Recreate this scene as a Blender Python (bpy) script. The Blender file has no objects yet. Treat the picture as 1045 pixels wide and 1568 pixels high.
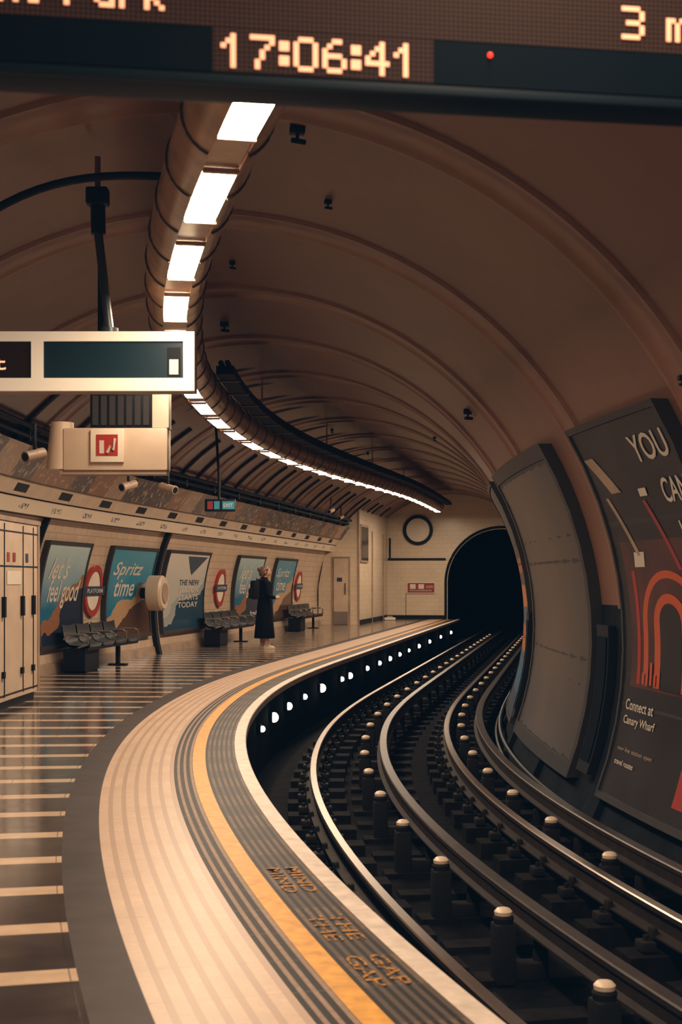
import bpy, math, random
from mathutils import Vector, Matrix
random.seed(7)
D=bpy.data
scene=bpy.context.scene
col=scene.collection

# ------------------------------------------------------------------ path
def kap(s):
    if s<9: return .0235
    if s<15: return .026
    if s<19: return .0215
    if s<26: return .0215*(26-s)/7
    if s<53: return 0.0
    return .03
STEP=.05
TAB={}
def build():
    n0=15/STEP
    x,y,t=-.915,15.0,0.0
    i=int(round(15/STEP)); TAB[i]=(x,y,t)
    a,b,c=x,y,t
    for j in range(i,int(100/STEP)):
        c2=c+kap(j*STEP)*STEP; m=(c+c2)/2
        a+=math.sin(m)*STEP; b+=math.cos(m)*STEP; c=c2
        TAB[j+1]=(a,b,c)
    a,b,c=x,y,t
    for j in range(i,int(-16/STEP),-1):
        c2=c-kap((j-1)*STEP)*STEP; m=(c+c2)/2
        a-=math.sin(m)*STEP; b-=math.cos(m)*STEP; c=c2
        TAB[j-1]=(a,b,c)
build()
def fr(s):
    q=s/STEP; i=math.floor(q); f=q-i
    A=TAB[i]; Bq=TAB[i+1]
    return [A[k]*(1-f)+Bq[k]*f for k in range(3)]
def P(s,o,z):
    x,y,t=fr(s)
    return Vector((x+o*math.cos(t), y-o*math.sin(t), z))
R0=3.6; OC=-.3; ZC=.85
def V(s,phi,ins=0):
    r=R0-ins
    return P(s,OC+r*math.cos(phi),ZC+r*math.sin(phi))
def WL(s,z,ins=0):
    r=R0-ins
    return P(s,OC-math.sqrt(max(r*r-(z-ZC)**2,0)),z)
def WR(s,z,ins=0):
    r=R0-ins
    return P(s,OC+math.sqrt(max(r*r-(z-ZC)**2,0)),z)
def lin(a,b,n): return [a+(b-a)*i/n for i in range(n+1)]

# ------------------------------------------------------------------ materials
def newmat(name):
    m=D.materials.new(name); m.use_nodes=True
    nt=m.node_tree; b=nt.nodes['Principled BSDF']
    return m,nt,b
def mth(nt,op,a,b=None,c=None):
    n=nt.nodes.new('ShaderNodeMath'); n.operation=op
    for i,x in enumerate((a,b,c)):
        if x is None: continue
        if hasattr(x,'links'): nt.links.new(x,n.inputs[i])
        else: n.inputs[i].default_value=x
    return n.outputs[0]
def mixc(nt,f,a,b):
    n=nt.nodes.new('ShaderNodeMix'); n.data_type='RGBA'
    for idx,x in ((0,f),(6,a),(7,b)):
        if hasattr(x,'links'): nt.links.new(x,n.inputs[idx])
        elif isinstance(x,(int,float)): n.inputs[idx].default_value=x
        else: n.inputs[idx].default_value=(x[0],x[1],x[2],1)
    return n.outputs[2]
def noise(nt,scale,detail=4,coord='Object',vec=None):
    tc=nt.nodes.new('ShaderNodeTexCoord'); n=nt.nodes.new('ShaderNodeTexNoise')
    n.inputs['Scale'].default_value=scale; n.inputs['Detail'].default_value=detail
    nt.links.new(vec if vec is not None else tc.outputs[coord],n.inputs['Vector'])
    return n.outputs[0]
def contrast(nt,v,lo,hi):
    n=nt.nodes.new('ShaderNodeMapRange'); n.inputs[1].default_value=lo; n.inputs[2].default_value=hi
    nt.links.new(v,n.inputs[0]); return n.outputs[0]
def bumpn(nt,b,h,strength=.3,dist=.01):
    n=nt.nodes.new('ShaderNodeBump'); n.inputs['Strength'].default_value=strength; n.inputs['Distance'].default_value=dist
    nt.links.new(h,n.inputs['Height']); nt.links.new(n.outputs[0],b.inputs['Normal'])
def uvs(nt):
    tc=nt.nodes.new('ShaderNodeTexCoord'); sp=nt.nodes.new('ShaderNodeSeparateXYZ')
    nt.links.new(tc.outputs['UV'],sp.inputs[0]); return sp.outputs[0],sp.outputs[1],tc.outputs['UV']
def setc(nt,b,c):
    if hasattr(c,'links'): nt.links.new(c,b.inputs['Base Color'])
    else: b.inputs['Base Color'].default_value=(c[0],c[1],c[2],1)
def M(name,c,rough=.6,metal=0,var=0,vs=3,bump=0,bs=30,emit=None,es=0,spec=.5):
    m,nt,b=newmat(name)
    if var:
        f=contrast(nt,noise(nt,vs),.3,.7)
        setc(nt,b,mixc(nt,f,[x*(1-var) for x in c],[min(1,x*(1+var)) for x in c]))
    else: setc(nt,b,c)
    b.inputs['Roughness'].default_value=rough; b.inputs['Metallic'].default_value=metal
    b.inputs['Specular IOR Level'].default_value=spec
    if bump: bumpn(nt,b,noise(nt,bs),bump)
    if emit:
        b.inputs['Emission Color'].default_value=(*emit,1); b.inputs['Emission Strength'].default_value=es
    return m

# vault
m_vault,nt,b=newmat('vault_paint')
n1=contrast(nt,noise(nt,.6,6),.3,.75); n2=contrast(nt,noise(nt,4,6),.25,.8)
c=mixc(nt,n1,(.180,.084,.053),(.240,.118,.075)); c=mixc(nt,mth(nt,'MULTIPLY',n2,.25),c,(.12,.060,.042))
setc(nt,b,c); b.inputs['Roughness'].default_value=.36; bumpn(nt,b,noise(nt,5,5),.12,.02)
b.inputs['Specular IOR Level'].default_value=.4
m_rib=M('rib_paint',(.25,.125,.08),.36,var=.12,vs=4,spec=.45)
m_gapshade=M('rib_gap_shade',(.014,.012,.013),.8)  # dark colour standing in for shade in the gaps between rings
def tilemat(name,base,mort,w,h,rough=.3,off=.5):
    m,nt,b=newmat(name); u,v,uv=uvs(nt)
    br=nt.nodes.new('ShaderNodeTexBrick'); nt.links.new(uv,br.inputs['Vector'])
    br.inputs['Scale'].default_value=1; br.inputs['Brick Width'].default_value=w; br.inputs['Row Height'].default_value=h
    br.inputs['Mortar Size'].default_value=.006; br.inputs['Color1'].default_value=(*base,1)
    br.inputs['Color2'].default_value=(*[x*.93 for x in base],1); br.inputs['Mortar'].default_value=(*mort,1)
    br.offset=off
    n=contrast(nt,noise(nt,1.5,5),.3,.8)
    setc(nt,b,mixc(nt,mth(nt,'MULTIPLY',n,.3),br.outputs[0],[x*.5 for x in base]))
    b.inputs['Roughness'].default_value=rough
    return m
m_tile=tilemat('cream_wall_tile',(.66,.49,.355),(.40,.28,.19),.3,.15,.22)
m_endtile=tilemat('end_wall_tile',(.78,.64,.47),(.62,.49,.36),.3,.15)
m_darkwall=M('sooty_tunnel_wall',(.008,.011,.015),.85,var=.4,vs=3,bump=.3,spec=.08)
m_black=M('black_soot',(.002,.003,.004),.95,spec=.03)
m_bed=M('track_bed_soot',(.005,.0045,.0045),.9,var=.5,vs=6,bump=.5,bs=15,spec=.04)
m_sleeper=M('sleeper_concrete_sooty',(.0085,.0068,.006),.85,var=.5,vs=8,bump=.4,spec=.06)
m_chair=M('rail_chair_iron',(.013,.0105,.009),.7,var=.3,spec=.12)
m_railside=M('rail_side_rust',(.020,.014,.011),.7,metal=0,var=.3,vs=8,spec=.15)
m_railtop=M('rail_top_steel',(.40,.33,.29),.28,metal=1)
m_cond=M('conductor_rail_steel',(.055,.044,.040),.4,metal=.6,var=.25,vs=10,spec=.3)
m_pot=M('insulator_porcelain',(.74,.58,.44),.35)
m_potbody=M('insulator_body',(.011,.0095,.009),.7,spec=.12)
def floor_stripes():
    m,nt,b=newmat('platform_striped_tile'); u,v,uv=uvs(nt)
    st=mth(nt,'LESS_THAN',mth(nt,'FRACT',mth(nt,'DIVIDE',u,.69)),.24)
    ju=mth(nt,'LESS_THAN',mth(nt,'FRACT',mth(nt,'DIVIDE',mth(nt,'ADD',u,.0),.345)),.02)
    jv=mth(nt,'LESS_THAN',mth(nt,'FRACT',mth(nt,'DIVIDE',v,.4)),.015)
    j=mth(nt,'MAXIMUM',ju,jv)
    n=contrast(nt,noise(nt,2,5),.3,.7); n2=contrast(nt,noise(nt,9,5),.3,.75)
    dark=mixc(nt,n,(.034,.027,.025),(.058,.044,.038)); cream=mixc(nt,n2,(.68,.50,.35),(.54,.38,.26))
    c=mixc(nt,st,dark,cream); c=mixc(nt,mth(nt,'MULTIPLY',j,.6),c,(.02,.018,.016))
    setc(nt,b,c)
    r=contrast(nt,noise(nt,4,4),.2,.8); nt.links.new(mth(nt,'MULTIPLY_ADD',r,.12,.08),b.inputs['Roughness'])
    bumpn(nt,b,mth(nt,'SUBTRACT',1,j),.15,.002)
    return m
def lines_mat(name,ca,cb,period,duty,rough=.5,joint=.4,blocks=None,bump=.5,grit=.2,spec=.4):
    m,nt,b=newmat(name); u,v,uv=uvs(nt)
    g=mth(nt,'LESS_THAN',mth(nt,'FRACT',mth(nt,'DIVIDE',v,period)),duty)
    j=mth(nt,'LESS_THAN',mth(nt,'FRACT',mth(nt,'DIVIDE',u,joint)),.02)
    n=contrast(nt,noise(nt,3,6),.3,.75); n2=contrast(nt,noise(nt,25,4),.35,.65)
    base=mixc(nt,n,ca,[x*.78 for x in ca]); base=mixc(nt,mth(nt,'MULTIPLY',n2,grit),base,[x*.45 for x in ca])
    if blocks:
        bl=mth(nt,'LESS_THAN',mth(nt,'FRACT',mth(nt,'DIVIDE',u,blocks[0])),blocks[1])
        base=mixc(nt,bl,base,blocks[2])
    c=mixc(nt,g,base,cb); c=mixc(nt,mth(nt,'MULTIPLY',j,.5),c,[x*.5 for x in ca])
    setc(nt,b,c); b.inputs['Roughness'].default_value=rough; b.inputs['Specular IOR Level'].default_value=spec
    if bump: bumpn(nt,b,mth(nt,'SUBTRACT',1,g),bump,.008)
    return m
m_fl=floor_stripes()
m_darkband=M('platform_dark_band',(.042,.031,.027),.55,var=.2,vs=5,spec=.12)
m_ribcream=lines_mat('platform_cream_rib',(.58,.40,.28),(.36,.235,.16),.081,.35,.42,.4)
m_groove=lines_mat('platform_grooved',(.32,.215,.155),(.010,.009,.009),.0466,.58,.55,.4,grit=.5,spec=.15)
m_edgepat=lines_mat('platform_edge_grooves',(.16,.108,.08),(.009,.008,.008),.04,.5,.55,.4,blocks=(.8,.5,(.075,.053,.042)),grit=.7,spec=.15)
m_yellow=M('yellow_line_paint',(.60,.275,.03),.5,var=.22,vs=14,spec=.3)
m_gold,nt,b=newmat('gold_letter_paint')
setc(nt,b,mixc(nt,contrast(nt,noise(nt,38,3),.42,.56),(.05,.03,.02),(.42,.19,.03))); b.inputs['Roughness'].default_value=.6
b.inputs['Specular IOR Level'].default_value=.15
m_nose=M('platform_nosing_white',(.58,.48,.40),.5,var=.2,vs=10)
# misc
m_white=M('white_enamel',(.78,.68,.55),.4,var=.05)
m_cream=M('cream_paint',(.60,.46,.34),.4,var=.1)
m_creamd=M('cream_paint_dirty',(.33,.23,.16),.5,var=.2)
m_duct=M('duct_enamel',(.42,.27,.18),.2,var=.2,vs=5)
m_ring=M('duct_ring',(.04,.03,.026),.5)
m_light=M('fluorescent_diffuser',(1,1,1),.5,emit=(1,.77,.55),es=98)
m_lamp=M('pit_lamp_glass',(1,1,1),.5,emit=(1.0,.88,.75),es=7)
m_bk=M('black_metal',(.006,.008,.011),.5,var=.1,spec=.15)
m_teal=M('sign_bezel_teal',(.003,.009,.014),.5,spec=.10)
m_screen=M('dark_screen',(.002,.005,.008),.6,spec=.03)
m_screen2=M('sign_display_glass',(.004,.020,.030),.35,spec=.4)
m_steel=M('brushed_steel',(.34,.30,.27),.35,metal=.9)
m_pole=M('grey_green_pole',(.035,.045,.05),.35,metal=.2)
m_seat=M('bench_perforated_steel',(.05,.055,.065),.35,metal=.8,var=.2,vs=60)
m_navy=M('navy_enamel',(.015,.035,.08),.4)
m_red=M('red_enamel',(.36,.026,.018),.4)
m_maroon=M('maroon_sign',(.28,.022,.028),.4)
m_green=M('green_sign',(.02,.12,.14),.4,emit=(.03,.35,.4),es=.3)
m_led=M('orange_led',(.5,.2,.1),.6,emit=(1.0,.38,.20),es=1.5)
m_ledred=M('red_led',(1,0,0),.5,emit=(1,.03,.01),es=3)
m_frame=M('poster_frame_metal',(.045,.042,.042),.45,metal=.4,spec=.3)
m_ink=M('poster_white_ink',(.60,.53,.45),.5)
m_inkd=M('poster_dark_ink',(.03,.05,.08),.5)
m_orange=M('poster_orange_ink',(.50,.075,.018),.45)
m_darkred=M('poster_dark_red_ink',(.06,.014,.011),.4,var=.5,vs=2)
m_glassy=M('window_dark_glass',(.015,.013,.013),.15)

m_panel,nt,b=newmat('led_matrix_panel'); u,v,uv=uvs(nt)
du=mth(nt,'SUBTRACT',mth(nt,'FRACT',mth(nt,'DIVIDE',u,.0102)),.5); dv=mth(nt,'SUBTRACT',mth(nt,'FRACT',mth(nt,'DIVIDE',v,.0102)),.5)
dd=mth(nt,'ADD',mth(nt,'MULTIPLY',du,du),mth(nt,'MULTIPLY',dv,dv))
dot=mth(nt,'LESS_THAN',dd,.13)
setc(nt,b,mixc(nt,dot,(.010,.007,.006),(.035,.019,.014))); b.inputs['Roughness'].default_value=.6
b.inputs['Specular IOR Level'].default_value=.05
b.inputs['Emission Color'].default_value=(.5,.17,.09,1); nt.links.new(mth(nt,'MULTIPLY_ADD',dot,.04,.012),b.inputs['Emission Strength'])

def poster_mat(name,c1,c2,c3,c4,seed):
    m,nt,b=newmat(name); u,v,uv=uvs(nt)
    mp=nt.nodes.new('ShaderNodeMapping'); mp.inputs[1].default_value=(seed*3.7,seed*1.9,0); nt.links.new(uv,mp.inputs[0])
    n=noise(nt,2.2,3,vec=mp.outputs[0])
    h=mth(nt,'MULTIPLY_ADD',mth(nt,'SUBTRACT',n,.5),.35,v)
    c=mixc(nt,contrast(nt,h,.35,1),c1,c2)
    dg=mth(nt,'ADD',mth(nt,'MULTIPLY',u,.55),mth(nt,'MULTIPLY',mth(nt,'SUBTRACT',n,.5),.7))
    lowm=mth(nt,'LESS_THAN',v,mth(nt,'MULTIPLY_ADD',dg,.9,.12))
    c=mixc(nt,lowm,c,c3)
    band=mth(nt,'LESS_THAN',mth(nt,'ABSOLUTE',mth(nt,'SUBTRACT',v,mth(nt,'MULTIPLY_ADD',dg,.9,.12))),.07)
    c=mixc(nt,band,c,c4)
    setc(nt,b,c); b.inputs['Roughness'].default_value=.22
    return m
m_pA=poster_mat('poster_art_blue',(.010,.14,.27),(.46,.62,.62),(.015,.025,.05),(.30,.13,.06),1)
m_pB=poster_mat('poster_art_bottle',(.010,.18,.32),(.03,.29,.44),(.10,.05,.03),(.48,.30,.17),2)
m_pC=poster_mat('poster_art_pale',(.50,.49,.45),(.66,.62,.55),(.02,.06,.10),(.36,.38,.38),3)
m_pE,nt,b=newmat('poster_art_banded'); u,v,uv=uvs(nt)
rp=nt.nodes.new('ShaderNodeValToRGB'); cr=rp.color_ramp; cr.interpolation='CONSTANT'
cr.elements[0].color=(.02,.05,.10,1); cr.elements[1].position=.12; cr.elements[1].color=(.03,.13,.26,1)
for p,cc in ((.30,(.55,.14,.03)),(.42,(.04,.10,.18)),(.50,(.60,.20,.05)),(.60,(.05,.05,.06)),(.66,(.45,.10,.03)),(.72,(.03,.03,.04))):
    e=cr.elements.new(p); e.color=(*cc,1)
nt.links.new(mth(nt,'MULTIPLY_ADD',noise(nt,5,2,vec=uv),.06,v),rp.inputs[0])
setc(nt,b,rp.outputs[0]); b.inputs['Roughness'].default_value=.4
def greyposter(name,k):
    m,nt,b=newmat(name); u,v,uv=uvs(nt)
    n=contrast(nt,noise(nt,1.0,5),.3,.7)
    edge=contrast(nt,mth(nt,'ABSOLUTE',mth(nt,'SUBTRACT',u,.5)),.15,.5)
    c=mixc(nt,edge,[x*k for x in(.15,.118,.10)],[x*k for x in(.065,.056,.053)]); c=mixc(nt,mth(nt,'MULTIPLY',n,.45),c,[x*k for x in(.045,.042,.043)])
    setc(nt,b,c); b.inputs['Roughness'].default_value=.33
    return m
m_pGrey=greyposter('poster_blank_grey',.85)
m_pDark=M('poster_art_night',(.013,.012,.015),.35,var=.6,vs=1.5,spec=.35)
m_frz,nt,b=newmat('frieze_adverts'); u,v,uv=uvs(nt)
wn=nt.nodes.new('ShaderNodeTexWhiteNoise'); wn.noise_dimensions='1D'; nt.links.new(mth(nt,'FLOOR',mth(nt,'DIVIDE',u,.85)),wn.inputs['W'])
rp=nt.nodes.new('ShaderNodeValToRGB'); rp.color_ramp.interpolation='CONSTANT'
cr=rp.color_ramp; cols=[(0,(.05,.04,.04)),(.3,(.22,.11,.06)),(.5,(.10,.085,.08)),(.65,(.32,.22,.15)),(.85,(.12,.06,.04))]
cr.elements[0].color=(*cols[0][1],1); cr.elements[1].position=.3; cr.elements[1].color=(*cols[1][1],1)
for p,cc in cols[2:]:
    e=cr.elements.new(p); e.color=(*cc,1)
nt.links.new(wn.outputs[0],rp.inputs[0])
tx=contrast(nt,noise(nt,9,2,vec=uv),.56,.6)
setc(nt,b,mixc(nt,mth(nt,'MULTIPLY',tx,.6),rp.outputs[0],(.50,.36,.25))); b.inputs['Roughness'].default_value=.4
m_name,nt,b=newmat('frieze_name_band'); u,v,uv=uvs(nt)
a=mth(nt,'LESS_THAN',mth(nt,'FRACT',mth(nt,'DIVIDE',u,1.4)),.3)
a2=mth(nt,'LESS_THAN',mth(nt,'ABSOLUTE',mth(nt,'SUBTRACT',v,.09)),.035)
tx=contrast(nt,noise(nt,22,1,vec=uv),.5,.54)
setc(nt,b,mixc(nt,mth(nt,'MULTIPLY',mth(nt,'MULTIPLY',a,a2),tx),(.80,.68,.53),(.05,.06,.10))); b.inputs['Roughness'].default_value=.3

# ------------------------------------------------------------------ mesh builder
class MB:
    def __init__(s): s.v=[];s.f=[];s.m=[];s.uv=[];s.mats=[]
    def mi(s,m):
        if m not in s.mats: s.mats.append(m)
        return s.mats.index(m)
    def grid(s,fn,us,vs,mat,uvf=None):
        b0=len(s.v); k=s.mi(mat); nv=len(vs)
        for a in us:
            for b in vs: s.v.append(tuple(fn(a,b)))
        U=uvf or (lambda a,b:(a,b))
        for i in range(len(us)-1):
            for j in range(nv-1):
                q=[(i,j),(i+1,j),(i+1,j+1),(i,j+1)]
                s.f.append([b0+x*nv+y for x,y in q]); s.m.append(k)
                s.uv.append([U(us[x],vs[y]) for x,y in q])
    def poly(s,pts,mat,uv=None):
        b0=len(s.v); s.v+= [tuple(p) for p in pts]; s.f.append(list(range(b0,b0+len(pts)))); s.m.append(s.mi(mat))
        s.uv.append(uv or [(0,0)]*len(pts))
    def raw(s,vs,fs,mat):
        b0=len(s.v); s.v+=[tuple(p) for p in vs]; k=s.mi(mat)
        for f in fs: s.f.append([b0+i for i in f]); s.m.append(k); s.uv.append([(0,0)]*len(f))
    def box(s,c,sz,mat,yaw=0,R=None,bev=0):
        R=R or Matrix.Rotation(yaw,3,'Z'); c=Vector(c); x,y,z=[k/2 for k in sz]
        e=min(bev,x*.9,y*.9,z*.9)
        if e<=0:
            vs=[c+R@Vector((a*x,b*y,d*z)) for a in(-1,1) for b in(-1,1) for d in(-1,1)]
            fs=[(0,1,3,2),(4,6,7,5),(0,4,5,1),(2,3,7,6),(0,2,6,4),(1,5,7,3)]
        else:
            import bmesh
            bm=bmesh.new(); bmesh.ops.create_cube(bm,size=1)
            for vv in bm.verts: vv.co=Vector((vv.co.x*2*x,vv.co.y*2*y,vv.co.z*2*z))
            bmesh.ops.bevel(bm,geom=list(bm.edges),offset=e,segments=2,affect='EDGES',profile=.6)
            bm.verts.ensure_lookup_table()
            vs=[c+R@vv.co for vv in bm.verts]; fs=[[q.index for q in f.verts] for f in bm.faces]; bm.free()
        s.raw(vs,fs,mat)
    def pbox(s,s0,s1,o0,o1,z0,z1,mat,n=1):
        ss=lin(s0,s1,n)
        pr=[(o0,z0),(o0,z1),(o1,z1),(o1,z0),(o0,z0)]
        d=[0]
        for i in range(4): d.append(d[-1]+math.dist(pr[i],pr[i+1]))
        s.grid(lambda a,k:P(a,*pr[k]),ss,[0,1,2,3,4],mat,lambda a,k:(a,d[k]))
        for e in (s0,s1):
            s.poly([P(e,*pr[k]) for k in range(4)],mat,[(pr[k][0],pr[k][1]) for k in range(4)])
    def sweep(s,prof,s0,s1,ds,mat,of=None):
        n=max(1,int(round((s1-s0)/ds))); ss=lin(s0,s1,n); d=[0]
        for i in range(len(prof)-1): d.append(d[-1]+math.dist(prof[i],prof[i+1]))
        of=of or (lambda q:(0,0))
        if isinstance(mat,list):
            for k in range(len(prof)-1):
                s.grid(lambda a,k_:P(a,prof[k_][0]+of(a)[0],prof[k_][1]+of(a)[1]),ss,[k,k+1],mat[k],lambda a,k_:(a,d[k_]))
        else:
            s.grid(lambda a,k_:P(a,prof[k_][0]+of(a)[0],prof[k_][1]+of(a)[1]),ss,list(range(len(prof))),mat,lambda a,k_:(a,d[k_]))
    def tube(s,pts,r,mat,n=10,caps=True):
        pts=[Vector(p) for p in pts]; rs=r if isinstance(r,(list,tuple)) else [r]*len(pts)
        b0=len(s.v); k=s.mi(mat)
        for i,p in enumerate(pts):
            t=(pts[min(i+1,len(pts)-1)]-pts[max(i-1,0)]).normalized()
            up=Vector((0,0,1)) if abs(t.z)<.9 else Vector((0,1,0))
            a=t.cross(up).normalized(); b=t.cross(a).normalized()
            for j in range(n):
                w=2*math.pi*j/n; s.v.append(tuple(p+(a*math.cos(w)+b*math.sin(w))*rs[i]))
        for i in range(len(pts)-1):
            for j in range(n):
                s.f.append([b0+i*n+j,b0+i*n+(j+1)%n,b0+(i+1)*n+(j+1)%n,b0+(i+1)*n+j]); s.m.append(k); s.uv.append([(0,0)]*4)
        if caps:
            for i in (0,len(pts)-1):
                s.f.append([b0+i*n+j for j in range(n)]); s.m.append(k); s.uv.append([(0,0)]*n)
    def sph(s,c,r,mat,n=12,m=8,zmin=-1,R=None):
        c=Vector(c); r=(r,r,r) if isinstance(r,(int,float)) else r; R=R or Matrix.Identity(3)
        lo=math.asin(zmin)
        s.grid(lambda a,b:c+R@Vector((r[0]*math.cos(b)*math.cos(a),r[1]*math.cos(b)*math.sin(a),r[2]*math.sin(b))),lin(0,2*math.pi,n),lin(lo,math.pi/2,m),mat)
    def loft(s,rings,mat,n=20,caps=True):
        b0=len(s.v); k=s.mi(mat)
        for cx,cy,cz,rx,ry in rings:
            for j in range(n):
                w=2*math.pi*j/n; s.v.append((cx+rx*math.cos(w),cy+ry*math.sin(w),cz))
        for i in range(len(rings)-1):
            for j in range(n):
                s.f.append([b0+i*n+j,b0+i*n+(j+1)%n,b0+(i+1)*n+(j+1)%n,b0+(i+1)*n+j]); s.m.append(k); s.uv.append([(0,0)]*4)
        if caps:
            for i in (0,len(rings)-1):
                s.f.append([b0+i*n+j for j in range(n)]); s.m.append(k); s.uv.append([(0,0)]*n)
    def disc(s,c,r,nrm,mat,n=32,r0=0,depth=.02):
        c=Vector(c); nrm=Vector(nrm).normalized(); a=nrm.cross(Vector((0,0,1))).normalized(); b=a.cross(nrm).normalized()
        pr=[(r0,0),(r0,depth),(r,depth),(r,0)]
        s.grid(lambda w,q:c+(a*math.cos(w)+b*math.sin(w))*pr[q][0]+nrm*pr[q][1],lin(0,2*math.pi,n),[0,1,2,3],mat)
    def make(s,name,parent=None,smooth=True,ang=.6):
        me=D.meshes.new(name); me.from_pydata(s.v,[],s.f)
        for m in s.mats: me.materials.append(m)
        me.polygons.foreach_set('material_index',s.m)
        ul=me.uv_layers.new(name='UVMap')
        i=0
        for q in s.uv:
            for w in q:
                ul.data[i].uv=w; i+=1
        if smooth:
            me.polygons.foreach_set('use_smooth',[True]*len(s.f))
            try: me.set_sharp_from_angle(angle=ang)
            except Exception: pass
        me.update()
        ob=D.objects.new(name,me); col.objects.link(ob)
        if parent: ob.parent=parent
        return ob
def empty(name,loc=(0,0,0),rz=0):
    e=D.objects.new(name,None); e.location=loc; e.rotation_euler=(0,0,rz); e.empty_display_size=.2; col.objects.link(e); return e

_tc={}
def text2d(body,shear=0):
    key=(body,shear)
    if key in _tc: return _tc[key]
    cu=D.curves.new('t','FONT'); cu.body=body; cu.size=1; cu.shear=shear; cu.resolution_u=3; cu.offset=.012
    ob=D.objects.new('t',cu); col.objects.link(ob)
    bpy.context.view_layer.update()
    dg=bpy.context.evaluated_depsgraph_get()
    me=D.meshes.new_from_object(ob.evaluated_get(dg))
    vs=[(q.co.x,q.co.y) for q in me.vertices]; fs=[list(p.vertices) for p in me.polygons]
    D.objects.remove(ob); D.meshes.remove(me); D.curves.remove(cu)
    x0=min(q[0] for q in vs); x1=max(q[0] for q in vs); y0=min(q[1] for q in vs); y1=max(q[1] for q in vs)
    vs=[((q[0]-x0)/(x1-x0),(q[1]-y0)/(y1-y0)) for q in vs]
    _tc[key]=(vs,fs); return _tc[key]
def put_text(mb,body,fn,u0,u1,v0,v1,mat,shear=0):
    vs,fs=text2d(body,shear)
    mb.raw([fn(u0+(u1-u0)*a,v0+(v1-v0)*b) for a,b in vs],fs,mat)

S0,S1=-9.0,51.0
# ------------------------------------------------------------------ room shell
def phi_r(z): return math.asin((z-ZC)/R0)
mb=MB()
ph=lin(phi_r(1.15),math.pi-phi_r(2.3),48)
mb.grid(lambda s,p:V(s,p),lin(S0,S1,120),ph,m_vault,lambda s,p:(s,p*R0))
mb.make('ceiling',ang=1.2)
mb=MB()
for k in range(-5,14):
    sc=12.0+3*k
    if sc>S1-.6: continue
    a=lin(phi_r(1.15),math.pi-phi_r(2.3),72)
    prof=[(-.27,0),(-.255,.028),(-.20,.032),(-.17,.012),(.17,.012),(.20,.032),(.255,.028),(.27,0)]
    mb.grid(lambda q,p:V(sc+prof[q][0],p,prof[q][1]),list(range(8)),a,m_rib)
    mb.poly([V(sc-.24,a[0],0),V(sc-.24,a[0],.032),V(sc+.24,a[0],.032),V(sc+.24,a[0],0)],m_rib)
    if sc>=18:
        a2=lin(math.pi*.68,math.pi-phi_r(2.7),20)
        for w in (-1.05,.9):  # recess shade put into dark strips on the left vault
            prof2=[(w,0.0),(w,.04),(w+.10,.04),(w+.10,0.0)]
            mb.grid(lambda q,p:V(sc+prof2[q][0],p,prof2[q][1]),[0,1,2,3],a2,m_gapshade)
for k in range(11):  # crown slots: gap shade painted as tapered dark patches on the vault
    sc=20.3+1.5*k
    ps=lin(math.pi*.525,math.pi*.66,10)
    mb.grid(lambda p,q:V(sc+q*.12*math.sin(math.pi*(p-ps[0])/(ps[-1]-ps[0])+.02),p,.012),ps,[-1,0,1],m_gapshade)
mb.make('trim_1',ang=.7)
mb=MB()
mb.grid(lambda s,z:WL(s,z),lin(S0,S1,120),lin(-.05,2.35,14),m_tile,lambda s,z:(s,z))
mb.make('wall_left',ang=1.2)
mb=MB()
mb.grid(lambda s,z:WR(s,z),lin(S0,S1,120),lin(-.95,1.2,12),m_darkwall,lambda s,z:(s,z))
for k in range(-5,14):
    sc=12.0+3*k
    if sc>S1-.6: continue
    mb.grid(lambda q,z:WR(sc+[(-.2),(-.2),(.2),(.2)][q],z,[0,.06,.06,0][q]),[0,1,2,3],lin(-.9,1.12,10),m_darkwall)
mb.make('wall_right',ang=1.2)
mb=MB()
for z in (-.62,-.72):
    mb.tube([WR(s,z,.11) for s in lin(S0,S1-.5,100)],.03,m_bk,n=8)
mb.make('tunnel_cables')
mb=MB()
mb.grid(lambda s,k:WL(s,[0,.14,.14][k],[.02,.02,0][k]),lin(S0,44,100),[0,1,2],m_creamd)
mb.make('baseboard_left')

mb=MB()
def strip(o0,o1,mat,z=0,off=30.5):
    mb.grid(lambda s,o:P(s,o,z),lin(S0,S1,300),[o0,o1],mat,lambda s,o:(s+.35,o+off))
strip(-3.83,-1.27,m_fl); strip(-1.27,-1.07,m_darkband); strip(-1.07,-.58,m_ribcream)
strip(-.58,-.44,m_groove); strip(-.44,-.34,m_yellow); strip(-.34,-.10,m_edgepat)
mb.sweep([(-.10,0),(-.10,.004),(-.006,.004),(0,-.004),(0,-.07),(-.10,-.07)],S0,S1,.2,m_nose)
mb.sweep([(-.09,-.07),(-.09,-.95)],S0,S1,.25,m_black)
for body,a,b_ in (('MIND',6.90,6.35),('THE',5.90,5.48),('GAP',5.25,4.85)):
    put_text(mb,body,lambda u,v:P(u,v,.003),a,b_,-.30,-.235,m_gold)
    put_text(mb,body,lambda u,v:P(u,v,.003),a,b_,-.21,-.145,m_gold)
mb.make('floor')

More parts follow.
